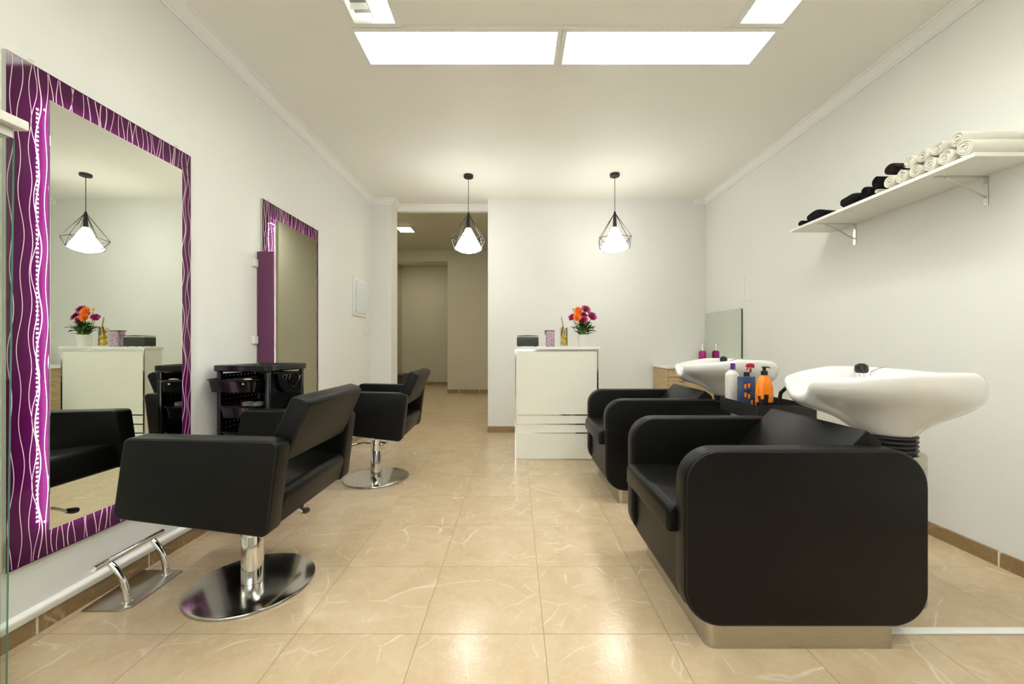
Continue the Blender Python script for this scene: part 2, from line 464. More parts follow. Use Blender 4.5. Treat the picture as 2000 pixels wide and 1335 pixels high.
tag(cornice('trim_3', [(XR, YF), (XR, YB), (XR - 0.16, YB)], [(-1, 0), (-1, -1), (0, -1)]), 'white cornice along the right wall')

# white conduit over the left skirting
mb = MB()
mb.slab([(XL, .063), (XL + .020, .063), (XL + .026, .092), (XL + .006, .100), (XL, .100)], [.001, .004, .010, .004, .001], YF + .01, YB - .01, .001, 'XZ', 4, 1)
o = mb.build('cable_conduit', 'white'); tag(o, 'long white cable conduit running above the left skirting', 'conduit')

# ------------------------------------------------------------------ ceiling fixtures
def fixture(f, label, off_half=None, kind='Y'):
    x0, x1, y0, y1 = f
    t = thing('ceiling_light', ((x0 + x1) / 2, (y0 + y1) / 2, ZC), label, 'ceiling light', 'recessed louvre lights in the ceiling')
    mb = MB(); fw = .022
    for a in ((x0 - .006, x1 + .006, y0 - .006, y0 + fw), (x0 - .006, x1 + .006, y1 - fw, y1 + .006), (x0 - .006, x0 + fw, y0 + fw, y1 - fw), (x1 - fw, x1 + .006, y0 + fw, y1 - fw)):
        mb.box(*a, ZC - .008, ZC + .005)
    mb.build('frame', 'white', t)
    mb = MB()
    a0, a1, b0, b1 = x0 + .004, x1 - .004, y0 + .004, y1 - .004
    z0, z1 = ZC + .001, ZC + .09
    mb.box(a0, a0 + .003, b0, b1, z0, z1); mb.box(a1 - .003, a1, b0, b1, z0, z1)
    mb.box(a0, a1, b0, b0 + .003, z0, z1); mb.box(a0, a1, b1 - .003, b1, z0, z1); mb.box(a0, a1, b0, b1, z1, z1 + .004)
    mb.build('housing', 'louvre', t)
    a0 += fw; a1 -= fw; b0 += fw; b1 -= fw
    longx = (x1 - x0) > (y1 - y0)
    for h in (0, 1):
        m = 'tubeoff' if off_half == h else 'tube'
        mb = MB()
        if longx:
            mid = (b0 + b1) / 2; q0, q1 = (b0, mid - .004) if h == 0 else (mid + .004, b1)
            mb.box(a0, a1, q0, q1, ZC + .045, ZC + .05)
        else:
            mid = (a0 + a1) / 2; q0, q1 = (a0, mid - .004) if h == 0 else (mid + .004, a1)
            mb.box(q0, q1, b0, b1, ZC + .045, ZC + .05)
        o = mb.build('lamp', m, t)
        if off_half == h: o['label'] = 'unlit grey lamp'
    mb = MB(); L = (a1 - a0) if longx else (b1 - b0); n = 16
    for k in range(1, n):
        q = k / n * L
        if longx: mb.box(a0 + q - .0015, a0 + q + .0015, b0, b1, ZC + .004, ZC + .04)
        else: mb.box(a0, a1, b0 + q - .0015, b0 + q + .0015, ZC + .004, ZC + .04)
    if longx: mb.box(a0, a1, (b0 + b1) / 2 - .003, (b0 + b1) / 2 + .003, ZC + .003, ZC + .04)
    else: mb.box((a0 + a1) / 2 - .003, (a0 + a1) / 2 + .003, b0, b1, ZC + .003, ZC + .04)
    mb.build('louvre', 'louvre', t)
    return t
fixture(FIX[0], 'long louvre ceiling light, left one of the pair across the room')
fixture(FIX[1], 'long louvre ceiling light, right one of the pair across the room')
fixture(FIX[2], 'louvre ceiling light at top left, its outer lamp unlit and grey', 0)
fixture(FIX[3], 'louvre ceiling light at top right, running towards the viewer')
for f in FIX[4:]: fixture(f, 'unseen louvre ceiling light added to complete the ring overhead')  # unseen fixtures added for more light, continuing the ring behind the view

# ------------------------------------------------------------------ pendants
def pendant(loc, label):
    x, y = loc; t = thing('pendant_lamp', (x, y, ZC), label, 'pendant lamp', 'black wire cage pendant lamps')
    MB().lathe([(.0, ZC), (.050, ZC), (.050, ZC - .024), (.046, ZC - .028), (.0, ZC - .028)], loc, 32, False, False).build('canopy', 'blackmat', t)
    MB().cyl((x, y, 2.42), (x, y, ZC - .027), .0032, n=8).build('cord', 'blackmat', t)
    MB().lathe([(.004, 2.43), (.010, 2.415), (.014, 2.405), (.012, 2.39), (.015, 2.37), (.019, 2.30), (.021, 2.262), (.018, 2.26)], loc, 16).build('socket', 'blackmat', t)
    # cage: six rods to a wide ring, zigzag down to a small ring
    top = Vector((x, y, 2.412)); n = 6; ph = 0.35
    U = [Vector((x + .180 * math.cos(ph + 2 * PI * i / n), y + .180 * math.sin(ph + 2 * PI * i / n), 2.140)) for i in range(n)]
    Lw = [Vector((x + .150 * math.cos(ph + 2 * PI * (i + .5) / n), y + .150 * math.sin(ph + 2 * PI * (i + .5) / n), 2.045)) for i in range(n)]
    r = .0034
    mb = MB()
    for i in range(n):
        mb.cyl(top, U[i], r, n=6); mb.cyl(U[i], U[(i + 1) % n], r, n=6)
        mb.cyl(U[i], Lw[i], r, n=6); mb.cyl(U[(i + 1) % n], Lw[i], r, n=6); mb.cyl(Lw[i], Lw[(i + 1) % n], r, n=6)
        mb.ball(U[i], .004, 6, 4)
    mb.build('cage', 'blackmat', t)
    prof = [(.022, 2.26), (.030, 2.252), (.136, 2.056), (.138, 2.046), (.095, 2.022), (.03, 2.004), (.0, 2.002)]
    L = [[(x + rr * math.cos(ph + 2 * PI * i / 12), y + rr * math.sin(ph + 2 * PI * i / 12), z) for i in range(12)] for rr, z in prof]
    MB().loft(L, True, False).build('lamp_shade', 'shade', t, ang=20)
    return t
pendant((-0.488, 4.21), 'wire cage pendant lamp hanging in front of the dark passage')
pendant((1.020, 4.18), 'wire cage pendant lamp hanging before the white back wall')
# unseen panel lamps added to brighten the far room, then the visible one
for lx, ly in ((-0.10, 6.2), (-2.75, 6.0), (-2.4, 9.5)):
    t = thing('ceiling_panel_light', (lx, ly, ZF), 'unseen square panel light added to brighten the far room', 'ceiling light', 'unseen lights added for the far room')
    MB().box(lx - .13, lx + .13, ly - .15, ly + .15, ZF - .020, ZF).build('frame', 'white', t)
    MB().box(lx - .12, lx + .12, ly - .14, ly + .14, ZF - .024, ZF - .0205).build('lamp', 'spot', t)
t = thing('ceiling_panel_light', (-1.99, 7.35, ZF), 'small square warm panel light on the passage ceiling', 'ceiling light')
MB().box(-2.12, -1.86, 7.20, 7.50, ZF - .020, ZF).build('frame', 'white', t)
MB().box(-2.11, -1.87, 7.21, 7.49, ZF - .024, ZF - .0205).build('lamp', 'spot', t)

# ------------------------------------------------------------------ mirrors
def wall_mirror(y0, label):
    t = thing('wall_mirror', (XL, y0 + .394, .268), label, 'mirror', 'mirrors in purple wavy-line frames')
    y1 = y0 + .788; z0, z1 = .268, 2.055; fx = XL + .015
    mb = MB(); mb.box(XL, fx, y0, y1, z0, z1)
    for f in mb.bm.faces:                    # outer rim of the board is raw metal edge
        if abs(f.calc_center_median().x - fx) > 1e-4: f.material_index = 2
    rnd = random.Random(int(y0 * 100))
    y = y0 + .012; i = 0
    while y < y1 - .008:
        w = rnd.choice([.0020, .0022, .0026, .0034]) / 2; A = rnd.uniform(.004, .010); f1 = 2 * PI / rnd.uniform(.20, .30); p1 = rnd.uniform(0, 6.3)
        A2 = rnd.uniform(.002, .006); f2 = 2 * PI / rnd.uniform(.5, .9); p2 = rnd.uniform(0, 6.3)
        n = 110; prev = None
        for k in range(n + 1):
            z = z0 + .004 + (z1 - z0 - .008) * k / n
            yy = y + A * math.sin(f1 * z + p1) + A2 * math.sin(f2 * z + p2)
            yy = min(max(yy, y0 + .003), y1 - .003)
            cur = (mb.v((fx + .0006, yy - w, z)), mb.v((fx + .0006, yy + w, z)))
            if prev: mb.f([prev[0], prev[1], cur[1], cur[0]], 1)
            prev = cur
        y += rnd.uniform(.009, .032)
    me = mb.build('frame', ['purple', 'etch', 'alu'], t, ang=0)
    # mirror pane stands off the frame on a backing box
    my0, my1, mz0, mz1 = y0 + .100, y0 + .690, .372, 1.941; mx = XL + .050
    bk = .030
    o = MB().box(fx + .001, mx - .006, my0 + bk, my1 - bk, mz0 + bk, mz1 - bk).build('backing_box', 'mirrorback', t)
    mb = MB(); mb.box(mx - .005, mx, my0, my1, mz0, mz1, .0012, 1)
    for f in mb.bm.faces:
        if f.calc_center_median().x < mx - .0004: f.material_index = 1
    mb.build('mirror_pane', ['mirror', 'glassedge'], t, ang=20)
    # led tape on the back of the pane, facing the frame: tape plus single lamps
    mb = MB(); st = .0165; xa = mx - .0066
    def dots(a, b):
        k = int((b - a) / st); return [a + (b - a - k * st) / 2 + st * (j + .5) for j in range(k)]
    e0, e1 = .010, .019
    ly0, ly1, lz0, lz1 = my0 + .03, my1 - .03, mz0 + .03, mz1 - .03
    for q0, q1 in ((my0 + e0, my0 + e1), (my1 - e1, my1 - e0)):
        mb.mi = 0; mb.box(xa, mx - .0055, q0, q1, mz0 + .01, mz1 - .01)
        mb.mi = 1
        for z in dots(mz0 + .012, mz1 - .012): mb.box(xa - .001, xa - .0001, q0 + .001, q1 - .001, z - .0032, z + .0032)
    for q0, q1 in ((mz0 + e0, mz0 + e1), (mz1 - e1, mz1 - e0)):
        mb.mi = 0; mb.box(xa, mx - .0055, ly0, ly1, q0, q1)
        mb.mi = 1
        for y in dots(ly0, ly1): mb.box(xa - .001, xa - .0001, y - .0032, y + .0032, q0 + .001, q1 - .001)
    mb.build('led_strip', ['ledtape', 'led'], t, ang=0)
    for yy in (y0 + .075, y1 - .09):
        MB().box(XL, fx + .003, yy - .006, yy + .006, z1 + .0005, z1 + .016, .002, 1).build('clip', 'clear', t)
    return t
wall_mirror(1.384, 'large mirror in purple wavy-line frame nearest the viewer, footrest below it')
wall_mirror(2.786, 'mirror in purple wavy-line frame further along the wall, behind the black trolley')

# purple fin beside mirror two
t = thing('side_panel', (-1.70, 2.755, .50), 'plain purple upright panel at the near edge of the further mirror', 'panel')
MB().box(-1.746, -1.637, 2.748, 2.760, .50, 1.682, .001, 1).build('panel', 'purplepanel', t)
for z in (1.60, 1.083):
    MB().box(XL, XL + .012, 2.700, 2.748, z - .026, z + .026, .002, 1).build('bracket', 'white', t)

# fuse box, switch, socket
t = thing('fuse_box', (XL, 4.54, 1.37), 'white fuse box with pale blue door on the left wall', 'fuse box')
MB().box(XL, XL + .018, 4.36, 4.735, 1.372, 1.785, .004, 2).build('frame', 'white', t)
MB().box(XL + .0185, XL + .030, 4.395, 4.70, 1.405, 1.752, .004, 2).build('door', 'bluedoor', t)
t = thing('light_switch', (XL, 4.78, 1.17), 'small white switch plate low beside the fuse box', 'switch')
MB().box(XL, XL + .008, 4.745, 4.825, 1.165, 1.245, .002, 1).build('plate', 'white', t)
MB().box(XL + .0085, XL + .012, 4.765, 4.805, 1.18, 1.23, .002, 1).build('rocker', 'bluedoor', t)
t = thing('wall_socket', (XL, 1.33, .29), 'white wall socket behind the glass cabinet at far left', 'socket')
MB().box(XL, XL + .010, 1.275, 1.376, .287, .378, .003, 2).build('plate', 'white', t)
MB().cyl((XL + .0105, 1.326, .333), (XL + .012, 1.326, .333), .024).build('socket_face', 'bluedoor', t)
o = MB().box(XR - .006, XR, 4.080, 4.094, 1.485, 1.745).box(XR - .006, XR, 3.96, 4.080, 1.485, 1.493).build('wall_bracket', 'white', None, (XR, 4.08, 1.485))
tag(o, 'thin white L-shaped bracket on the right wall above the small mirror', 'bracket')

# ------------------------------------------------------------------ glass cabinet at the left edge
t = thing('display_cabinet', (-1.61, .80, 0), 'glass display cabinet with thick white top at the left edge', 'cabinet')
cx = -1.472; cy0, cy1 = .30, 1.195
MB().box(XL + .002, cx + .022, cy0, 1.212, 1.682, 1.710, .002, 1).build('top', 'white', t)
def pane(v8, edge_axis):
    mb = MB(); c = [mb.v(p) for p in v8]
    for q in ((0, 2, 3, 1), (4, 5, 7, 6), (0, 1, 5, 4), (2, 6, 7, 3), (0, 4, 6, 2), (1, 3, 7, 5)):
        f = mb.f([c[i] for i in q]); f.normal_update()
        f.material_index = 0 if abs(f.normal[edge_axis]) > .9 else 1
    return mb
# front pane leans very slightly: foot set back from the head
v = [(x - (0.022 if z < 1 else 0), y, z) for z in (.012, 1.652) for y in (cy0, cy1) for x in (cx - .006, cx)]
pane(v, 0).build('glass_door', ['glass', 'glassedge'], t, ang=0)
v = [(x, y, z) for z in (.012, 1.652) for y in (cy1 - .010, cy1 - .004) for x in (XL + .034, cx - .036)]
pane(v, 1).build('glass_side', ['glass', 'glass'], t, ang=0)
MB().box(XL + .006, cx - .004, cy0 + .01, cy1 - .002, 1.654, 1.681).build('rail', 'alu', t)
MB().box(XL + .034, cx - .03, cy0 + .01, cy1 - .012, 0, .011).build('base', 'alu', t)

# ------------------------------------------------------------------ footrest
t = thing('footrest', (-1.63, 1.74, 0), 'chrome footrest bar on a steel plate below the near mirror', 'footrest')
mb = MB(); mb.slab([(-1.728, 1.885), (-1.705, 1.595), (-1.560, 1.595), (-1.528, 1.625), (-1.540, 1.885)], [.004, .004, .012, .02, .008], .0, .007, .002, 'XY', 4, 2)
mb.build('plate', 'steel', t)
for (xb, yb, xt, yt) in ((-1.566, 1.640, -1.637, 1.640), (-1.580, 1.840, -1.648, 1.842)):
    mb = MB(); pts = []
    for k in range(13):
        q = k / 12; a = q * math.radians(62)
        pts.append((xb + (xt - xb) * (1 - math.cos(a)) / (1 - math.cos(math.radians(62))), yb + (yt - yb) * q, .007 + .158 * math.sin(a) / math.sin(math.radians(62))))
    mb.tube(pts, .0125, 14); mb.cyl((xb, yb, .0072), (xb, yb, .012), .018)
    mb.build('post', 'chrome', t)
mb = MB(); mb.tube([(-1.634, 1.572, .180), (-1.637, 1.60, .180), (-1.650, 1.88, .178), (-1.651, 1.90, .178)], .0120, 16); mb.build('bar', 'chrome', t)

# ------------------------------------------------------------------ styling chairs
def styling_chair():
    t = thing('styling_chair', (0, 0, 0), '', 'chair', 'black salon styling chairs on chrome pedestals')
    def rim(mb, pts, R, y, ins=.006, r=.0022):
        q = rpoly(pts, R, 6, ins); mb.tube([(u, y, v) for u, v in q], r, 6, closed=True)
    mb = MB()
    mb.lathe([(.0, .0), (.246, .0), (.249, .003), (.249, .007), (.246, .011), (.24, .0125), (.0, .0165)], (0, 0), 96, False, False)
    mb.build('base', 'disc', t)
    mb = MB(); mb.lathe([(.043, .0166), (.043, .222), (.0425, .223)], (0, 0), 40)
    mb.build('pole', 'chrome', t)
    mb = MB(); mb.cyl((0, 0, .224), (0, 0, .296), .046, n=40); mb.box(.02, .085, -.034, .034, .236, .290, .004, 2)
    mb.cyl((0, 0, .296), (0, 0, .312), .036, n=32); mb.cyl((0, 0, .312), (0, 0, .400), .017, n=20)
    col = mb.build('collar', 'chrome', t)
    mb = MB(); pts = []
    for k in range(11):
        q = k / 10; pts.append((.03 + .03 * q, .03 + .285 * q, .262 + .018 * math.sin(PI * q) - .077 * q * q))
    mb.tube(pts, .0085, 10)
    lev = mb.build('pump_lever', 'chrome', t)
    MB().tube([(.058, .300, .198), (.060, .330, .187), (.0605, .352, .182)], [.012, .016, .014], 12).build('lever_grip', 'rubber', lev)
    arm = [(.319, .706), (.277, .363), (-.27, .4335), (-.23, .719)]
    for sg in (-1, 1):
        mb = MB(); y0, y1 = sorted((sg * .352, sg * .264)); mb.slab(arm, .026, y0, y1, .009, 'XZ', 6, 3)
        a = mb.build('armrest', 'leather', t)
        mb = MB(); rim(mb, arm, .026, sg * .3497); mb.build('piping', 'seam', a)
    seat = [(.300, .505), (.268, .372), (-.255, .432), (-.228, .555)]
    MB().slab(seat, [.035, .018, .02, .04], -.263, .263, .006, 'XZ', 6, 2).build('seat', 'leather', t)
    back = [(.287, .600), (.389, .836), (.318, .860), (.208, .630)]
    b = None
    mb = MB(); mb.slab(back, [.02, .026, .022, .02], -.262, .262, .008, 'XZ', 6, 3); b = mb.build('backrest', 'leather', t)
    for s in (-1, 1):
        mb = MB(); rim(mb, back, [.02, .026, .022, .02], s * .2605, .005, .0018); mb.build('piping', 'seam', b)
    MB().box(-.11, .11, -.11, .11, .399, .409).build('seat_plate', 'blackmat', t)
    return t
ch1 = styling_chair()
ch1['label'] = 'black square-armed salon chair nearest the viewer, on round steel base'
ch2 = dup(ch1, (-1.10, 3.215, 0), math.radians(2.0), 'black square-armed salon chair further back, near the passage')
ch1.location = (-1.155, 1.785, 0)
for c in kids(ch2, 'pump_lever'): c.rotation_euler = (0, 0, math.radians(100))

# ------------------------------------------------------------------ trolley
def trolley():
    t = thing('salon_trolley', (0, 0, 0), 'black plastic salon trolley with trays between the two mirrors', 'trolley')
    W, D, H = .305, .325, .934      # local x = width of the tray face, y = depth, face at y=0
    for x in (.008, W - .008):
        for y in (.008, D - .008):
            MB().box(x - .011, x + .011, y - .011, y + .011, .07, H - .03, .003, 2).build('post', 'plastic', t)
    for x in (.012, W - .012):
        for y in (.012, D - .012):
            mb = MB(); mb.cyl((x - .009, y, .024), (x + .009, y, .024), .024, n=20); mb.cyl((x, y, .03), (x, y, .07), .007, n=10)
            mb.build('caster', 'rubber', t)
    # top tray with raised rim
    o = [(-.022, -.02), (W + .02, -.02), (W + .02, D + .02), (-.022, D + .02)]
    mb = MB(); L = []
    for ins, z in ((.006, H - .036), (0, H - .030), (0, H - .002), (.003, H), (.009, H), (.012, H - .004), (.014, H - .024)):
        L.append([(u, v, z) for u, v in rpoly(o, .03, 6, ins)])
    mb.loft(L); mb.build('top_tray', 'plastic', t)
    MB().box(.02, W - .02, .02, D - .02, .10, .118, .003, 1).build('base_shelf', 'plastic', t)
    # pull-out trays, scooped fronts
    for z, pull, x0 in ((.785, -.075, -.025), (.635, -.035, .012), (.485, -.02, .012), (.335, -.02, .012)):
        mb = MB(); o = [(x0, pull), (W - .035, pull), (W - .02, D - .03), (x0, D - .03)]; L = []
        for ins, zz in ((.030, z), (.022, z + .002), (.010, z + .062), (.000, z + .070), (.000, z + .074), (.010, z + .074), (.014, z + .066), (.026, z + .006)):
            L.append([(u, v, zz) for u, v in rpoly(o, .045, 6, ins)])
        mb.loft(L); mb.build('tray', 'plastic', t)
        for x in (.020, W - .020): MB().box(x - .002, x + .002, .02, D - .02, z + .058, z + .066).build('runner', 'greyclear', t)
    # perforated panels: back (behind the trays) and right side
    def perforated(nm, org, du, Lu, z0, z1, nu, nz, th):
        mb = MB(); du = Vector(du); nrm = Vector((-du.y, du.x, 0)) * th
        pu, pz = Lu / nu, (z1 - z0) / nz; h = .0062
        def quad(u0, u1, a, b):
            if u1 - u0 < 1e-5 or b - a < 1e-5: return
            P = [Vector(org) + du * u + nrm * k + Vector((0, 0, z)) for z in (a, b) for k in (0, 1) for u in (u0, u1)]
            c = [mb.v(p) for p in P]
            for q in ((0, 2, 3, 1), (4, 5, 7, 6), (0, 1, 5, 4), (2, 6, 7, 3), (0, 4, 6, 2), (1, 3, 7, 5)): mb.f([c[i] for i in q])
        for j in range(nz):
            zc = z0 + pz * (j + .5)
            quad(0, Lu, z0 + pz * j, zc - h / 2); quad(0, Lu, zc + h / 2, z0 + pz * (j + 1))
            for i in range(nu + 1):
                a = 0 if i == 0 else pu * (i - .5) + h / 2
                b = Lu if i == nu else pu * (i + .5) - h / 2
                quad(a, b, zc - h / 2, zc + h / 2)
        return mb.build(nm, 'plastic', t, ang=0)
    perforated('back_panel', (.016, D - .012, 0), (1, 0, 0), W - .03, .12, H - .05, 15, 28, .003)
    perforated('side_panel', (.002, .018, 0), (0, 1, 0), D - .036, .12, H - .05, 10, 28, .003)
    perforated('side_panel', (W - .004, .018, 0), (0, 1, 0), D - .036, .12, H - .05, 10, 28, .003)
    # half-round tool holder on the right side
    mb = MB(); x0 = W + .012; pts = []
    n = 24
    def P(a, r): return (.115 + r * math.cos(a), r)
    prof = [(D / 2 + .105 * math.cos(PI + PI * k / n), H - .045 + .125 * math.sin(PI + PI * k / n)) for k in range(n + 1)]
    loops = [[(x0 + dx, y, z) for y, z in prof] for dx in (0, .007)]
    mb.loft(loops); hold = mb.build('tool_holder', 'plastic', t)
    mb = MB(); xx = x0 + .010
    for (y, z, r) in ((D / 2 - .055, H - .075, .016), (D / 2 - .018, H - .073, .016), (D / 2 + .035, H - .092, .044)):
        mb.tube([(xx, y + r * math.cos(2 * PI * k / 20), z + r * 1.05 * math.sin(2 * PI * k / 20)) for k in range(20)], .0028, 6, closed=True)
    for d in (.075, .09): mb.tube([(xx, D / 2 + .03 + d * .55, H - .15 + d * .5), (xx, D / 2 + .05 + d * .6, H - .07)], .002, 6)
    mb.build('ring', 'plastic', hold)
    return t
tro = trolley()
trz = math.radians(-5)
tro.location = (-1.695, 2.312, 0); tro.rotation_euler = (0, 0, trz)
def tw(x, y, z):
    c, s = math.cos(trz), math.sin(trz); return (tro.location.x + c * x - s * y, tro.location.y + s * x + c * y, z)
p = tw(.205, -.03, .791)
mb = MB(); mb.ball((p[0], p[1], .838), .034, 24, 12, (1, 1, .75)); mb.cyl((p[0], p[1], .792), (p[0], p[1], .832), .018)
tag(mb.build('hair_brush', 'beige', None, (p[0], p[1], .791)), 'beige round hair brush lying in the upper trolley tray', 'brush')
for k, (x, lab) in enumerate(((.150, 'grey plastic bowl in the second trolley tray, left one of two'), (.212, 'grey plastic bowl in the second trolley tray, right one of two'))):
    p = tw(x, .04, .641)
    mb = MB(); mb.lathe([(.0, .641), (.018, .641), (.028, .690), (.030, .722), (.028, .722), (.026, .69), (.0, .65)], p[:2], 24, False, False)
    tag(mb.build('tint_bowl', 'greyclear', None, (p[0], p[1], .641)), lab, 'bowl', 'grey bowls in the trolley tray')

# ------------------------------------------------------------------ reception counter
cx0, cx1, cy0, cy1 = -.006, .757, 3.715, 3.900
t = thing('reception_counter', ((cx0 + cx1) / 2, (cy0 + cy1) / 2, 0), 'glossy white reception counter with chrome edges and inlaid lines', 'counter')
MB().box(cx0 - .004, cx1 + .018, cy0 - .004, cy1 + .02, 1.012, 1.036, .002, 1).build('top', 'white', t)
MB().box(cx0 + .012, cx1 - .014, cy0 + .004, cy1, .012, .996).build('front_panel', 'whitegloss', t)
MB().box(cx0, cx0 + .0118, cy0 + .008, cy1, .0, 1.0115).build('side_panel', 'white', t)
MB().box(cx1 - .0138, cx1, cy0 + .008, cy1, .0, 1.0115).build('side_panel', 'white', t)
for a, b in ((cx0, cx0 + .0115), (cx1 - .0135, cx1)):
    MB().box(a, b, cy0, cy0 + .0078, .0, 1.0115).build('chrome_edge', 'chrome', t)
MB().box(cx0 + .012, cx1 - .014, cy0, cy0 + .0035, .9965, 1.0115).build('chrome_edge', 'chrome', t)
for z in (.412, .328, .247):
    MB().box(cx0 + .0125, cx1 - .0145, cy0 + .0022, cy0 + .0038, z - .005, z + .005).build('chrome_inlay', 'chrome', t)
MB().box(cx0 + .012, cx1 - .014, cy0 + .006, cy1, 0, .0115).build('plinth', 'alu', t)
CT = 1.036
yq = 3.80
# storage box
t = thing('storage_box', (.110, yq, CT), 'dark grey box with raised lid on the left of the counter', 'box')
MB().box(.012, .212, yq - .06, yq + .06, CT + .004, CT + .088, .004, 2).build('body', 'boxgrey', t)
MB().slab([(.012, CT + .096), (.212, CT + .096), (.206, CT + .102), (.112, CT + .106), (.018, CT + .102)], .002, yq - .06, yq + .06, .002, 'XZ', 2, 1).build('lid', 'boxgrey', t)
MB().box(.014, .210, yq - .056, yq + .056, CT + .0885, CT + .0955).build('lid_gap', 'white', t)['label'] = 'white band under the lid'
MB().box(.075, .15, yq - .0625, yq - .0602, CT + .05, CT + .054).build('seam', 'blackmat', t)
mb = MB()
for x in (.04, .185):
    for y in (yq - .045, yq + .045): mb.cyl((x, y, CT), (x, y, CT + .0038), .008, n=12)
mb.build('foot', 'blackmat', t)
# tin
t = thing('patterned_tin', (.322, yq, CT), 'lavender patterned tin on the counter beside the dark box', 'tin')
MB().box(.284, .363, yq - .04, yq + .04, CT, CT + .144, .003, 2).build('body', 'tin', t)
MB().box(.272, .3645, yq - .0415, yq + .0415, CT + .1445, CT + .152, .002, 1).build('lid', 'tinlid', t)
MB().box(.272, .2835, yq - .02, yq + .02, CT + .110, CT + .144, .002, 1).build('handle', 'tin', t)
# glass with lemons and sticks
gx, gy = .452, yq
t = thing('drinking_glass', (gx, gy, CT), 'tall clear glass holding lemons and sticks on the counter', 'glass')
mb = MB(); mb.lathe([(.0, CT), (.034, CT), (.036, CT + .004), (.038, CT + .178), (.0365, CT + .178), (.0345, CT + .008), (.0, CT + .007)], (gx, gy), 32, False, False)
mb.build('glass_body', 'clear', t)
for k, (dx, dz, r, lab) in enumerate(((.0, .038, .0285, 'yellow lemon at the bottom of the tall glass'), (.001, .092, .029, 'yellow lemon in the middle of the tall glass'), (-.006, .146, .024, 'yellow lemon at the top of the tall glass'))):
    mb = MB(); mb.ball((gx + dx, gy, CT + dz), r, 20, 14, (1.0, 1, .90)); mb.ball((gx + dx + r * .93, gy, CT + dz), .006, 8, 6)
    tag(mb.build('lemon', 'lemon', None, (gx + dx, gy, CT + dz - r * .9)), lab, 'lemon', 'lemons in the tall glass')
o = MB().cyl((gx + .016, gy - .020, CT + .06), (gx - .026, gy - .022, CT + .272), .0048, n=12).build('bamboo_stick', 'bamboo', None, (gx, gy - .02, CT + .02))
tag(o, 'long pale stick leaning out of the tall glass', 'stick')
o = MB().cyl((gx + .027, gy - .018, CT + .012), (gx + .021, gy - .012, CT + .175), .0055, n=10).build('cinnamon_stick', 'cinn', None, (gx + .02, gy, CT + .01))
tag(o, 'brown cinnamon stick upright at the right side of the tall glass', 'stick')
o = MB().cyl((gx - .026, gy - .020, CT + .105), (gx - .014, gy - .020, CT + .188), .006, n=10).build('cinnamon_stick', 'cinn', None, (gx - .02, gy, CT + .1))
tag(o, 'brown cinnamon stick at the upper left of the tall glass', 'stick')

# flower pot
px_, py_ = .632, yq
t = thing('flower_pot', (px_, py_, CT), 'white pot of orange and magenta flowers on the counter', 'potted plant')
mb = MB(); mb.lathe([(.0, CT), (.043, CT), (.045, CT + .003), (.056, CT + .106), (.057, CT + .112), (.053, CT + .112), (.050, CT + .10), (.0, CT + .095)], (px_, py_), 36, False, False)
mb.build('pot', 'pot', t)
def flower(c, R, cols, seed, tilt, nm='flower', layers=((1, 0.05, 17), (.85, .35, 15), (.6, .75, 12), (.36, 1.1, 8))):
    rnd = random.Random(seed); mb = MB()
    mb.xf = Matrix.Translation(c) @ Matrix.Rotation(tilt[0], 4, 'X') @ Matrix.Rotation(tilt[1], 4, 'Y')
    for sc, el, n in layers:
        for i in range(n):
            a = 2 * PI * i / n + rnd.uniform(-.12, .12); e = el + rnd.uniform(-.12, .12); L = R * sc * rnd.uniform(.9, 1.08); wd = R * .17
            d = Vector((math.cos(a) * math.cos(e), math.sin(a) * math.cos(e), math.sin(e))); sd = Vector((-math.sin(a), math.cos(a), 0)); up = d.cross(sd) * -1
            rows = []
            for q, ww, h in ((.05, .4, 0), (.45, .95, .05), (.8, .9, .06), (1.0, .25, .02)):
                cpt = d * L * q + up * (h * R)
                rows.append([mb.v(cpt - sd * wd * ww), mb.v(cpt - up * .03 * R), mb.v(cpt + sd * wd * ww)])
            for r0, r1 in zip(rows[:-1], rows[1:]):
                for k in (0, 1): mb.f([r0[k], r0[k + 1], r1[k + 1], r1[k]], 0)
    mb.mi = 1; mb.ball((0, 0, R * .16), R * .22, 10, 6)
    return mb.build(nm, cols, t, ang=60)
def wp(px, py, Y): return Vector(((px - 1007) / 794 * Y, Y, CH - (py - 675) / 794 * Y))
FL = [(1129.5, 606.5, 3.76, .042, 'o', (1.1, -.15)), (1127.5, 619, 3.735, .044, 'o', (1.25, -.1)), (1133.5, 613, 3.80, .034, 'o', (.7, 0)),
      (1144, 603.5, 3.79, .050, 'm', (.8, .25)), (1156.5, 617, 3.80, .053, 'm', (.9, .35)), (1139, 624.5, 3.745, .043, 'm', (1.2, .05)), (1117.5, 619, 3.80, .040, 'm', (.9, -.5)), (1139, 615, 3.79, .040, 'm', (.9, 0))]
heads = []
for i, (a, b, Y, R, c, tl) in enumerate(FL):
    p = wp(a, b, Y); heads.append(p)
    o = flower(p, R, ['petalo', 'petalc'] if c == 'o' else ['petalm', 'petalm'], i, tl)
    o['label'] = 'orange flower head' if c == 'o' else 'magenta flower head'
p = wp(1148, 622, 3.765); heads.append(p); flower(p, .024, ['petalp', 'petalp'], 31, (1.1, .1), layers=((1, .1, 8), (.7, .6, 7)))['label'] = 'pale pink flower head'
p = wp(1119.5, 603, 3.79); heads.append(p); mb = MB(); mb.ball(p, .011, 10, 8); mb.build('flower_bud', 'petalc', t)
mb = MB()
for i, p in enumerate(heads):
    b = Vector((px_ + .026 * math.cos(i * 2.4), py_ + .026 * math.sin(i * 2.4), CT + .095)); mid = (b + p) / 2 + Vector(((p.x - px_) * .15, 0, .01))
    mb.tube([b, mid, p], .0026, 6)
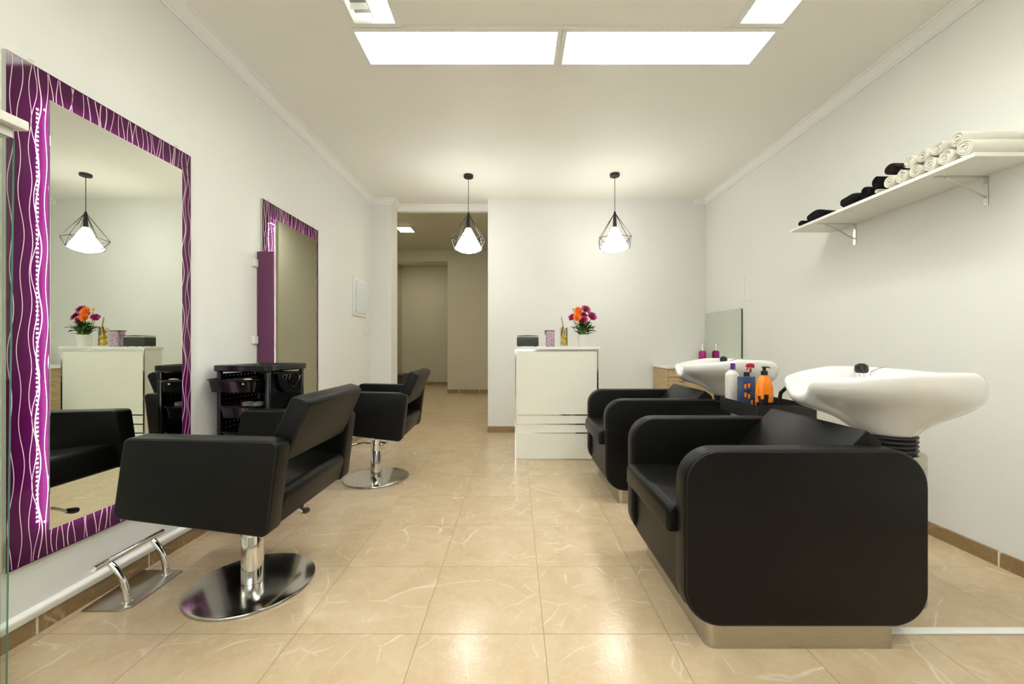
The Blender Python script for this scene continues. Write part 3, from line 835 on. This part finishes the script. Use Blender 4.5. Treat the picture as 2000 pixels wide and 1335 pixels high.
for k, (dx, dz) in enumerate(((-.030, .10), (-.022, .11), (.004, .09), (-.038, .085), (.018, .1))):
    mb.tube([(px_ + dx * .8, py_ - .042, CT + .10), (px_ + dx, py_ - .046, CT + .10 + dz * .5), (px_ + dx * 1.1, py_ - .03, CT + .10 + dz)], .0036, 6)
mb.build('stems', 'stem', t)
mb = MB(); rnd = random.Random(3)
for i in range(74):
    if i < 58:
        a = rnd.uniform(0, 2 * PI); r0 = rnd.uniform(.01, .045); z = CT + rnd.uniform(.105, .20); L = rnd.uniform(.05, .085); el = rnd.uniform(.0, 1.1)
    else:
        a = rnd.choice([0.1, -.4, PI - .1, PI + .4, .6, PI - .7]) + rnd.uniform(-.2, .2); r0 = .045; z = CT + rnd.uniform(.13, .18); L = rnd.uniform(.05, .08); el = rnd.uniform(-.15, .5)
    b = Vector((px_ + r0 * math.cos(a), py_ + r0 * math.sin(a), z)); d = Vector((math.cos(a) * math.cos(el), math.sin(a) * math.cos(el), math.sin(el)))
    sd = d.cross(Vector((0, 0, 1))).normalized(); up = sd.cross(d); w_ = L * .26; rows = []
    for q, ww, h in ((0, .08, 0), (.3, .9, .10), (.6, 1, .12), (.85, .55, .06), (1, .03, -.02)):
        c = b + d * L * q + up * h * L
        rows.append([mb.v(c - sd * w_ * ww), mb.v(c - up * .05 * L), mb.v(c + sd * w_ * ww)])
    for r0_, r1 in zip(rows[:-1], rows[1:]):
        for k in (0, 1): mb.f([r0_[k], r0_[k + 1], r1[k + 1], r1[k]])
mb.build('leaves', 'leaf', t, ang=60)['kind'] = 'stuff'

# ------------------------------------------------------------------ shampoo chairs
def wash_chair():
    t = thing('shampoo_chair', (.99, 1.7325, 0), 'black leather shampoo armchair nearest the viewer, on a steel plinth', 'armchair', 'black shampoo armchairs')
    pan = [(.574, .088), (1.406, .088), (1.406, .690), (.574, .690)]; R = [.13, .12, .13, .12]
    for a, b, sgn in ((1.380, 1.460, -1), (2.005, 2.085, 1)):
        mb = MB(); mb.slab(pan, R, a, b, .010, 'XZ', 10, 3)
        s_ = mb.build('side_panel', 'leather', t)
        for y in (a, b):
            q = rpoly(pan, R, 10, .0075); yy = y + (.0018 if y == a else -.0018)
            MB().tube([(u, yy, v) for u, v in q], .0022, 6, closed=True).build('piping', 'seam', s_)
    MB().slab([(.545, .372), (1.14, .372), (1.14, .452), (.545, .472)], [.012, .01, .02, .034], 1.4615, 2.0035, .012, 'XZ', 6, 3).build('seat', 'leather', t)
    MB().slab([(.596, .105), (1.28, .105), (1.28, .371), (.596, .371)], [.05, .004, .004, .004], 1.4605, 2.0045, .002, 'XZ', 6, 1).build('front_panel', 'leather', t)
    bk = [(1.015, .463), (1.268, .742), (1.325, .694), (1.30, .40), (1.145, .373), (1.145, .463)]
    mb = MB(); mb.slab([(1.000, .462), (1.262, .742), (1.325, .696), (1.235, .462)], [.004, .012, .03, .03], 1.4617, 2.0033, .006, 'XZ', 5, 2)
    b = mb.build('backrest', 'leather', t)
    for y in (1.4640, 2.0010): MB().tube([(u, y, v) for u, v in rpoly([(1.000, .462), (1.262, .742), (1.325, .696), (1.235, .462)], [.004, .012, .03, .03], 5, .004)], .0018, 6, closed=True).build('piping', 'seam', b)
    MB().slab([(.66, 1.4025), (1.300, 1.4025), (1.300, 2.062), (.66, 2.062)], [.03, .004, .004, .03], 0, .0875, .001, 'XY', 6, 1).build('plinth', 'steel', t)
    return t
wc1 = wash_chair()
DX, DY = .02, 1.295
wc2 = dup(wc1, wc1.location + Vector((DX, DY, 0)), 0, 'black leather shampoo armchair further back, beside the reception counter')

def basin():
    bx, by = 1.571, 1.732
    t = thing('shampoo_basin', (bx, by, 0), 'white ceramic shampoo basin nearest the viewer, behind the front armchair', 'wash basin', 'white shampoo basins')
    MB().lathe([(.0, 0), (.130, 0), (.130, .596), (.126, .602), (.0, .602)], (bx, by), 48, False, False).build('pedestal', 'steel', t)
    pr = [(.095, .602)]
    for k in range(4):
        z = .606 + k * .018; pr += [(.096, z), (.105, z + .004), (.108, z + .009), (.105, z + .013), (.095, z + .016)]
    pr += [(.095, .6765), (.0, .6765)]
    MB().lathe(pr, (bx, by), 40, True, False).build('bellows', 'rubber', t)
    x0, x1, hw = 1.172, 1.895, .262; n = 96
    cxx, a = (x0 + x1) / 2, (x1 - x0) / 2
    def rim(i):
        th = 2 * PI * i / n; c, s = math.cos(th), math.sin(th); e = 2 / 2.35
        x = cxx + a * math.copysign(abs(c) ** e, c); y = hw * math.copysign(abs(s) ** e, s)
        q = max(0.0, min(1.0, (cxx + .12 - x) / (a + .12))); y *= 1 - .36 * q * q * (1.6 - .6 * q)
        q2 = max(0.0, min(1.0, (x - 1.62) / .27)); y *= 1 - .10 * q2
        zz = .902 + .044 * min(1, max(0, (x - x0) / .33)) ** .8 - .018 * q2 ** 2
        notch = math.exp(-(y / .066) ** 6) * max(0, min(1, (1.34 - x) / .12))
        zz -= .054 * notch
        x += .022 * notch
        return x, by + y, zz
    RM = [rim(i) for i in range(n)]
    WL = [(0, 0), (.10, .0), (.20, .05), (.30, .17), (.40, .34), (.50, .52), (.62, .67), (.75, .78), (.88, .88), (1, 1)]
    WR = [(0, 0), (.15, -.02), (.32, .02), (.45, .14), (.58, .34), (.70, .58), (.82, .80), (.92, .94), (1, 1)]
    def wf(T, s_):
        for (s0, w0), (s1, w1) in zip(T[:-1], T[1:]):
            if s_ <= s1:
                q = (s_ - s0) / (s1 - s0); return w0 + (w1 - w0) * q
        return 1
    def wsm(T, s_): return (wf(T, max(0, s_ - .05)) + 2 * wf(T, s_) + wf(T, min(1, s_ + .05))) / 4
    loops = []
    icx, icy = 1.60, by
    def inset(p, d, dz):
        v = Vector((icx - p[0], icy - p[1])); l = v.length; v = v / l * min(d, l * .95)
        return (p[0] + v.x, p[1] + v.y, p[2] + dz)
    def fat(p): return 1 + 1.5 * max(0.0, min(1.0, (p[0] - 1.62) / .22))
    # inside, from the drain up
    for q in [0.04, .2, .4, .6, .75, .87, .95]:
        L = []
        for i, p in enumerate(RM):
            e = inset(p, .034 * fat(p), -.012); f = q
            zin = .765 + (e[2] - .765) * (q ** 2.6)
            L.append((icx + (e[0] - icx) * f, icy + (e[1] - icy) * f, zin))
        loops.append(L)
    for d, dz in ((.034, -.012), (.026, -.003), (.018, .0), (.009, -.002), (.003, -.008), (.0, -.018)):
        loops.append([inset(p, d * fat(p), dz * (fat(p) if dz < -.006 and d < .01 else 1)) for p in RM])
    rb = .103
    for k in range(1, 25):
        s_ = k / 24; L = []
        for i, p in enumerate(RM):
            ang = math.atan2(p[1] - by, p[0] - bx); b = (bx + rb * math.cos(ang), by + rb * math.sin(ang))
            z = (p[2] - .018 * fat(p)) * (1 - s_) + .677 * s_
            lq = (1 - math.cos(ang)) / 2; lq = lq * lq * (3 - 2 * lq)
            ww = 1 if k == 24 else wsm(WL, s_) * lq + wsm(WR, s_) * (1 - lq)
            L.append((p[0] + (b[0] - p[0]) * ww, p[1] + (b[1] - p[1]) * ww, z))
        loops.append(L)
    mb = MB(); mb.loft(loops, True, True)
    bowl = mb.build('bowl', 'ceramic', t, ang=60)
    # mixer with hand spray
    fx, fy = 1.612, 1.895
    mb = MB(); mb.cyl((fx, fy, .86), (fx, fy, .918), .021, n=20); mb.build('tap_body', 'chrome', t)
    mb = MB(); mb.lathe([(.021, .9185), (.026, .924), (.0275, .938), (.024, .953), (.013, .961), (.0, .963)], (fx, fy), 20, True, False); mb.build('tap_knob', 'cap', t)
    mb = MB(); mb.tube([(fx + .06 + .14 * q, fy + .015, .922 + .020 * math.sin(PI * q)) for q in [k / 10 for k in range(11)]], .0045, 8)
    mb.cyl((fx + .06, fy + .015, .88), (fx + .06, fy + .015, .922), .006, n=10)
    mb.cyl((fx + .20, fy + .015, .89), (fx + .20, fy + .015, .922), .006, n=10); mb.build('tap_lever', 'chrome', t)
    return t
bs1 = basin()
bs2 = dup(bs1, bs1.location + Vector((DX, DY, 0)), 0, 'white ceramic shampoo basin further back, before the oak cabinet')

# tray between the wash units
t = thing('bottle_tray', (1.455, 2.375, .64), 'black open tray of bottles between the two basins', 'tray')
o_ = [(1.290, 2.180), (1.622, 2.180), (1.622, 2.572), (1.290, 2.572)]; L = []
mb = MB()
for ins, z in ((.004, .640), (.0, .644), (.0, .724), (.0035, .724), (.0035, .646)):
    L.append([(u, v, z) for u, v in rpoly(o_, .012, 4, ins)])
mb.loft(L); mb.build('tray_body', 'blackmat', t)
mb = MB(); mb.tube([(1.520, 2.34, .645), (1.520, 2.34, .74), (1.523, 2.335, .775), (1.535, 2.31, .803), (1.552, 2.27, .812), (1.575, 2.20, .812), (1.615, 2.06, .808)], .0105, 12)
mb.cyl((1.520, 2.34, .646), (1.520, 2.34, .652), .022)
mb.build('support_arm', 'blackmat', t)
TB = .6465
# white bottle
x, y = 1.339, 2.515
t = thing('shampoo_bottle', (x, y, TB), 'white bottle with purple cap at the left of the tray', 'bottle', 'hair products in the black tray')
def ovalb(name, prof, m, x, y, sx=1, sy=1, n=36, par=None): return MB().lathe(prof, (x, y), n, True, True, sx, sy).build(name, m, par)
ovalb('body', [(.039, TB), (.041, TB + .004), (.041, TB + .218), (.039, TB + .226), (.022, TB + .242), (.015, TB + .246), (.015, TB + .252)], 'bottlewhite', x, y, 1.0, .7, par=t)
ovalb('cap', [(.0145, TB + .2525), (.0135, TB + .289), (.0125, TB + .290)], 'purplecap', x + .005, y, par=t)
# blue bottle
x, y = 1.362, 2.400
t = thing('shampoo_bottle', (x, y, TB), 'slate blue flat bottle with black cap in the tray', 'bottle', 'hair products in the black tray')
b_ = MB().box(x - .044, x + .044, y - .022, y + .022, TB, TB + .218, .006, 2).build('body', 'blue', t)
mb = MB(); yl = y - .0226
def dab(u0, u1, v0, v1, mi): mb.mi = mi; mb.box(x + u0, x + u1, yl - .0006 * (1 + mi * .3), yl, TB + v0, TB + v1)
for (u, v) in ((-.018, .148), (.003, .152), (-.018, .098), (.003, .090), (.020, .055)):
    dab(u - .006, u + .006, v, v + .026, 0); dab(u - .003, u + .003, v + .027, v + .036, 1); dab(u + .008, u + .012, v - .005, v + .012, 1)
dab(-.010, .018, .130, .138, 1); dab(.012, .044, .0, .045, 0); dab(.018, .040, .046, .052, 1)
mb.build('label_print', ['orange', 'cap'], b_)
MB().cyl((x + .002, y, TB + .2185), (x + .002, y, TB + .244), .0165, n=24).build('cap', 'cap', t)
# orange pump bottle
x, y = 1.404, 2.295
t = thing('pump_bottle', (x, y, TB), 'orange pump bottle with black pump in the tray', 'bottle', 'hair products in the black tray')
b_ = ovalb('body', [(.044, TB), (.048, TB + .005), (.049, TB + .12), (.046, TB + .165), (.038, TB + .198), (.026, TB + .222), (.017, TB + .232), (.017, TB + .234)], 'orange', x, y, 1.0, .68, par=t)
mb = MB()
def wrap(a0, a1, z0, z1, n=10):
    r = .0497
    for k in range(n):
        q = [a0 + (a1 - a0) * (k + j) / n for j in (0, 1)]
        P = [(x + r * math.cos(a), y + r * .68 * math.sin(a) - .0006, TB + z) for z in (z0, z1) for a in q]
        c = [mb.v(p) for p in P]; mb.f([c[0], c[1], c[3], c[2]])
wrap(-2.95, -.75, .004, .082); wrap(-2.6, -1.55, .082, .100); wrap(-2.7, -2.35, .100, .118); wrap(-2.0, -1.5, .100, .126); wrap(-.62, -.35, .03, .098)
mb.build('label_print', 'cap', b_, ang=60)
mb = MB(); mb.cyl((x, y, TB + .2345), (x, y, TB + .256), .0175, n=24); mb.cyl((x, y, TB + .256), (x, y, TB + .272), .009, n=16); mb.box(x - .011, x + .012, y - .009, y + .009, TB + .272, TB + .281, .002, 1)
mb.tube([(x + .008, y, TB + .278), (x + .022, y, TB + .277), (x + .032, y, TB + .272)], .0035, 8); mb.build('pump', 'cap', t)
# spray bottle behind
x, y = 1.430, 2.475
t = thing('spray_bottle', (x, y, TB), 'clear spray bottle with red trigger standing behind the blue bottle', 'bottle', 'hair products in the black tray')
ovalb('body', [(.028, TB), (.030, TB + .004), (.030, TB + .15), (.022, TB + .19), (.013, TB + .215), (.012, TB + .235)], 'clear', x, y, par=t)
mb = MB(); mb.cyl((x, y, TB + .2355), (x, y, TB + .262), .0075, .006, n=14); mb.slab([(x - .026, TB + .268), (x + .020, TB + .262), (x + .022, TB + .284), (x + .006, TB + .292), (x - .024, TB + .288)], .004, y - .009, y + .009, .003, 'XZ', 3, 2)
mb.tube([(x - .012, y, TB + .266), (x - .020, y, TB + .258), (x - .022, y, TB + .246)], .004, 8); mb.build('trigger', 'red', t)

# ------------------------------------------------------------------ oak cabinet and small mirror, soap
t = thing('vanity_cabinet', (1.97, 4.65, 0), 'pale oak drawer cabinet with white top in the back right corner', 'cabinet')
MB().box(1.655, 2.284, 4.42, 4.888, .10, .795).build('body', 'oak', t)
MB().box(1.640, 2.284, 4.395, 4.888, .7955, .822, .002, 1).build('worktop', 'white', t)
MB().box(1.68, 2.27, 4.45, 4.87, 0, .0995).build('plinth', 'blackmat', t)
for z0, z1 in ((.105, .435), (.44, .70), (.705, .79)):
    d = MB().box(1.660, 1.965, 4.402, 4.4195, z0, z1, .002, 1).build('drawer', 'oak', t)
    MB().box(1.77, 1.86, 4.385, 4.4015, z1 - .035, z1 - .029, .002, 1).build('handle', 'alu', d)
d = MB().box(1.970, 2.279, 4.402, 4.4195, .105, .79, .002, 1).build('door', 'oak', t)
MB().box(1.985, 1.991, 4.385, 4.4015, .55, .65, .002, 1).build('handle', 'alu', d)
t = thing('vanity_mirror', (XR, 4.5, .9), 'small frameless mirror on the right wall in the back corner', 'mirror')
mb = MB(); mb.box(XR - .016, XR - .011, 4.115, 4.885, .895, 1.425, .001, 1)
for f in mb.bm.faces:
    if f.calc_center_median().x > XR - .0157: f.material_index = 1
mb.build('mirror_pane', ['mirror', 'glassedge'], t, ang=20)
MB().box(XR - .0108, XR, 4.12, 4.88, .90, 1.42).build('backing_board', 'blackmat', t)
x, y, z = 2.205, 4.800, .8225
t = thing('soap_dispenser', (x, y, z), 'magenta soap dispenser with chrome pump on the oak cabinet', 'soap dispenser')
MB().lathe([(.038, z), (.041, z + .004), (.041, z + .140), (.036, z + .158), (.020, z + .168)], (x, y), 32).build('body', 'pink', t)
mb = MB(); mb.cyl((x, y, z + .1685), (x, y, z + .190), .013, n=20); mb.cyl((x, y, z + .19), (x, y, z + .235), .005, n=10); mb.cyl((x, y, z + .235), (x, y, z + .245), .012, n=16)
mb.tube([(x, y, z + .240), (x - .02, y - .01, z + .240), (x - .036, y - .018, z + .233)], .0035, 8); mb.build('pump', 'chrome', t)

# ------------------------------------------------------------------ towel shelf
t = thing('wall_shelf', (XR, 2.37, 1.871), 'white wall shelf of rolled towels on metal brackets', 'shelf')
MB().box(2.004, XR - .001, 1.774, 2.970, 1.871, 1.889, .0012, 1).build('board', 'white', t)
for y in (1.985, 2.754):
    mb = MB()
    mb.box(2.047, XR - .006, y - .009, y + .009, 1.867, 1.8705); mb.box(XR - .005, XR - .001, y - .010, y + .010, 1.728, 1.867)
    mb.tube([(2.10, y, 1.864), (2.14, y, 1.852), (2.20, y, 1.820), (2.26, y, 1.785), (XR - .006, y, 1.768)], .0045, 8)
    for zz in (1.745, 1.84): mb.cyl((XR - .007, y, zz), (XR - .0045, y, zz), .004, n=10)
    mb.build('bracket', 'alu', t)
SZ = 1.8895
def towel(y, dz, R, L, m, label, group, seed, x0=2.008, turns=4, sq=1.0, rz=0.0, name='rolled_towel'):
    rnd = random.Random(seed); mb = MB()
    N = 26 * turns; th = R / (turns + .6); ph = rnd.uniform(0, 6.28); gap = .16
    xs_ = [0, .006, L * .5, L - .006, L]
    k1, k2 = rnd.uniform(0, 6), rnd.uniform(0, 6)
    def pt(a, r, x):
        rr = r * (1 + .05 * math.sin(2 * a + k1) + .03 * math.sin(3 * a + k2 + x * 14))
        dx = .004 * math.sin(a * 1.5 + k1) * (1 if x < L / 2 else -1) * (1 - r / R)
        yy = rr * math.cos(a + ph) / math.sqrt(sq); zz = rr * math.sin(a + ph) * sq
        return (x0 + x + dx, y + yy + (x) * rz, SZ + R * sq * 1.02 + dz + zz)
    rows = []
    for i in range(N + 1):
        a = 2 * PI * turns * i / N; q = i / N
        ro = R * (.16 + .84 * q); ri = max(ro - th * .80, .0012)
        if i == N: ri = ro - .001
        row = []
        for x in xs_:
            e = .0016 if x in (0, L) else 0
            row.append((pt(a, ri + e, x), pt(a, ro - e, x)))
        rows.append(row)
    V = [[(mb.v(a), mb.v(b)) for a, b in row] for row in rows]
    for r0, r1 in zip(V[:-1], V[1:]):
        for j in range(len(xs_) - 1):
            mb.f([r0[j][1], r0[j + 1][1], r1[j + 1][1], r1[j][1]]); mb.f([r0[j][0], r1[j][0], r1[j + 1][0], r0[j + 1][0]])
        for j in (0, len(xs_) - 1): mb.f([r0[j][0], r0[j][1], r1[j][1], r1[j][0]])
    for row in (V[0], V[-1]):
        for j in range(len(xs_) - 1): mb.f([row[j][0], row[j + 1][0], row[j + 1][1], row[j][1]])
    o = mb.build(name, m, None, (x0 + L / 2, y, SZ + dz), ang=70)
    return tag(o, label, 'towel', group)
GW, GB = 'cream rolled towels on the wall shelf', 'dark towels on the wall shelf'
W_ = 'cream rolled towel '
ords = ['at the near end of the shelf, largest of the bottom row', 'second from the near end in the bottom row', 'third from the near end in the bottom row', 'fourth from the near end in the bottom row', 'second to last in the bottom row, below the dark brown towel', 'last of the bottom row, beside the black towels']
for i, (y, R) in enumerate(((1.820, .040), (1.899, .036), (1.972, .035), (2.043, .034), (2.115, .035), (2.187, .035))):
    towel(y, 0, R, .275 - .006 * (i % 3), 'towelw', W_ + ords[i], GW, i)
ord2 = ['on top at the near end of the shelf', 'on top, second from the near end', 'on top, third from the near end', 'on top beside the dark brown towel']
for i, (y, dz, R) in enumerate(((1.858, .066, .034), (1.937, .062, .034), (2.008, .061, .033), (2.078, .061, .033))):
    towel(y, dz, R, .27, 'towelw', W_ + ord2[i], GW, 20 + i, 2.010 + (.006 if i == 0 else 0))
towel(2.262, 0, .016, .26, 'towelw', 'flat cream towel under the black rolled towel', GW, 40, sq=.8, turns=2)
towel(2.184, .066, .034, .25, 'towelbr', 'dark brown rolled towel on top beside the cream towels', GB, 50, turns=3)
towel(2.262, .030, .033, .25, 'towelb', 'black rolled towel on top of the flat cream towel', GB, 51, turns=3)
towel(2.338, 0, .038, .26, 'towelb', 'black rolled towel standing next to the flat cream towel', GB, 52, turns=3)
def heap(y, R, ry, h, L, label, seed, x0=2.008):
    rnd = random.Random(seed); mb = MB(); L_ = []
    for k in range(15):
        q = k / 14; row = []; e = 1 - (.12 if k in (0, 14) else 0)
        for i in range(28):
            a = 2 * PI * i / 28; c, s = math.cos(a), math.sin(a)
            yy = ry * math.copysign(abs(c) ** .8, c) * e * (1 + .05 * math.sin(5 * q + seed)); zz = h / 2 * (math.copysign(abs(s) ** .7, s) * e * (1 + (.14 * math.sin(3 * a + seed + 4 * q) if s > 0 else 0)) + 1)
            row.append((x0 + L * q, y + yy, SZ + zz + (.0025 if e < 1 else 0)))
        L_.append(row)
    mb.loft(L_); o = mb.build('folded_towel', 'towelb', None, (x0 + L / 2, y, SZ), ang=70)
    return tag(o, label, 'towel', GB)
heap(2.455, .06, .066, .062, .25, 'folded black towel in the middle of the shelf', 1)
heap(2.745, .06, .070, .062, .22, 'crumpled black towel near the far end of the shelf', 2, 2.012)
heap(2.868, .03, .030, .034, .20, 'small folded black towel at the far end of the shelf', 3, 2.012)

# ------------------------------------------------------------------ floor strip, far cabinet
o = MB().slab([(1.305, 1.468), (XR - .016, 1.468), (XR - .016, 1.500), (1.305, 1.500)], .002, 0, .009, .004, 'XY', 2, 2).build('cable_cover', 'white', None, (1.79, 1.484, 0))
tag(o, 'white cable cover strip on the floor from the armchair to the right wall', 'cable cover')
t = thing('low_cabinet', (-2.35, 8.0, 0), 'low dark cabinet at the left of the far passage', 'cabinet')
MB().box(-2.75, -2.19, 7.8, 8.3, 0, .46, .004, 1).build('body', 'darkcab', t)
MB().box(-2.77, -2.17, 7.78, 8.32, .461, .49, .004, 1).build('top', 'darkcab', t)
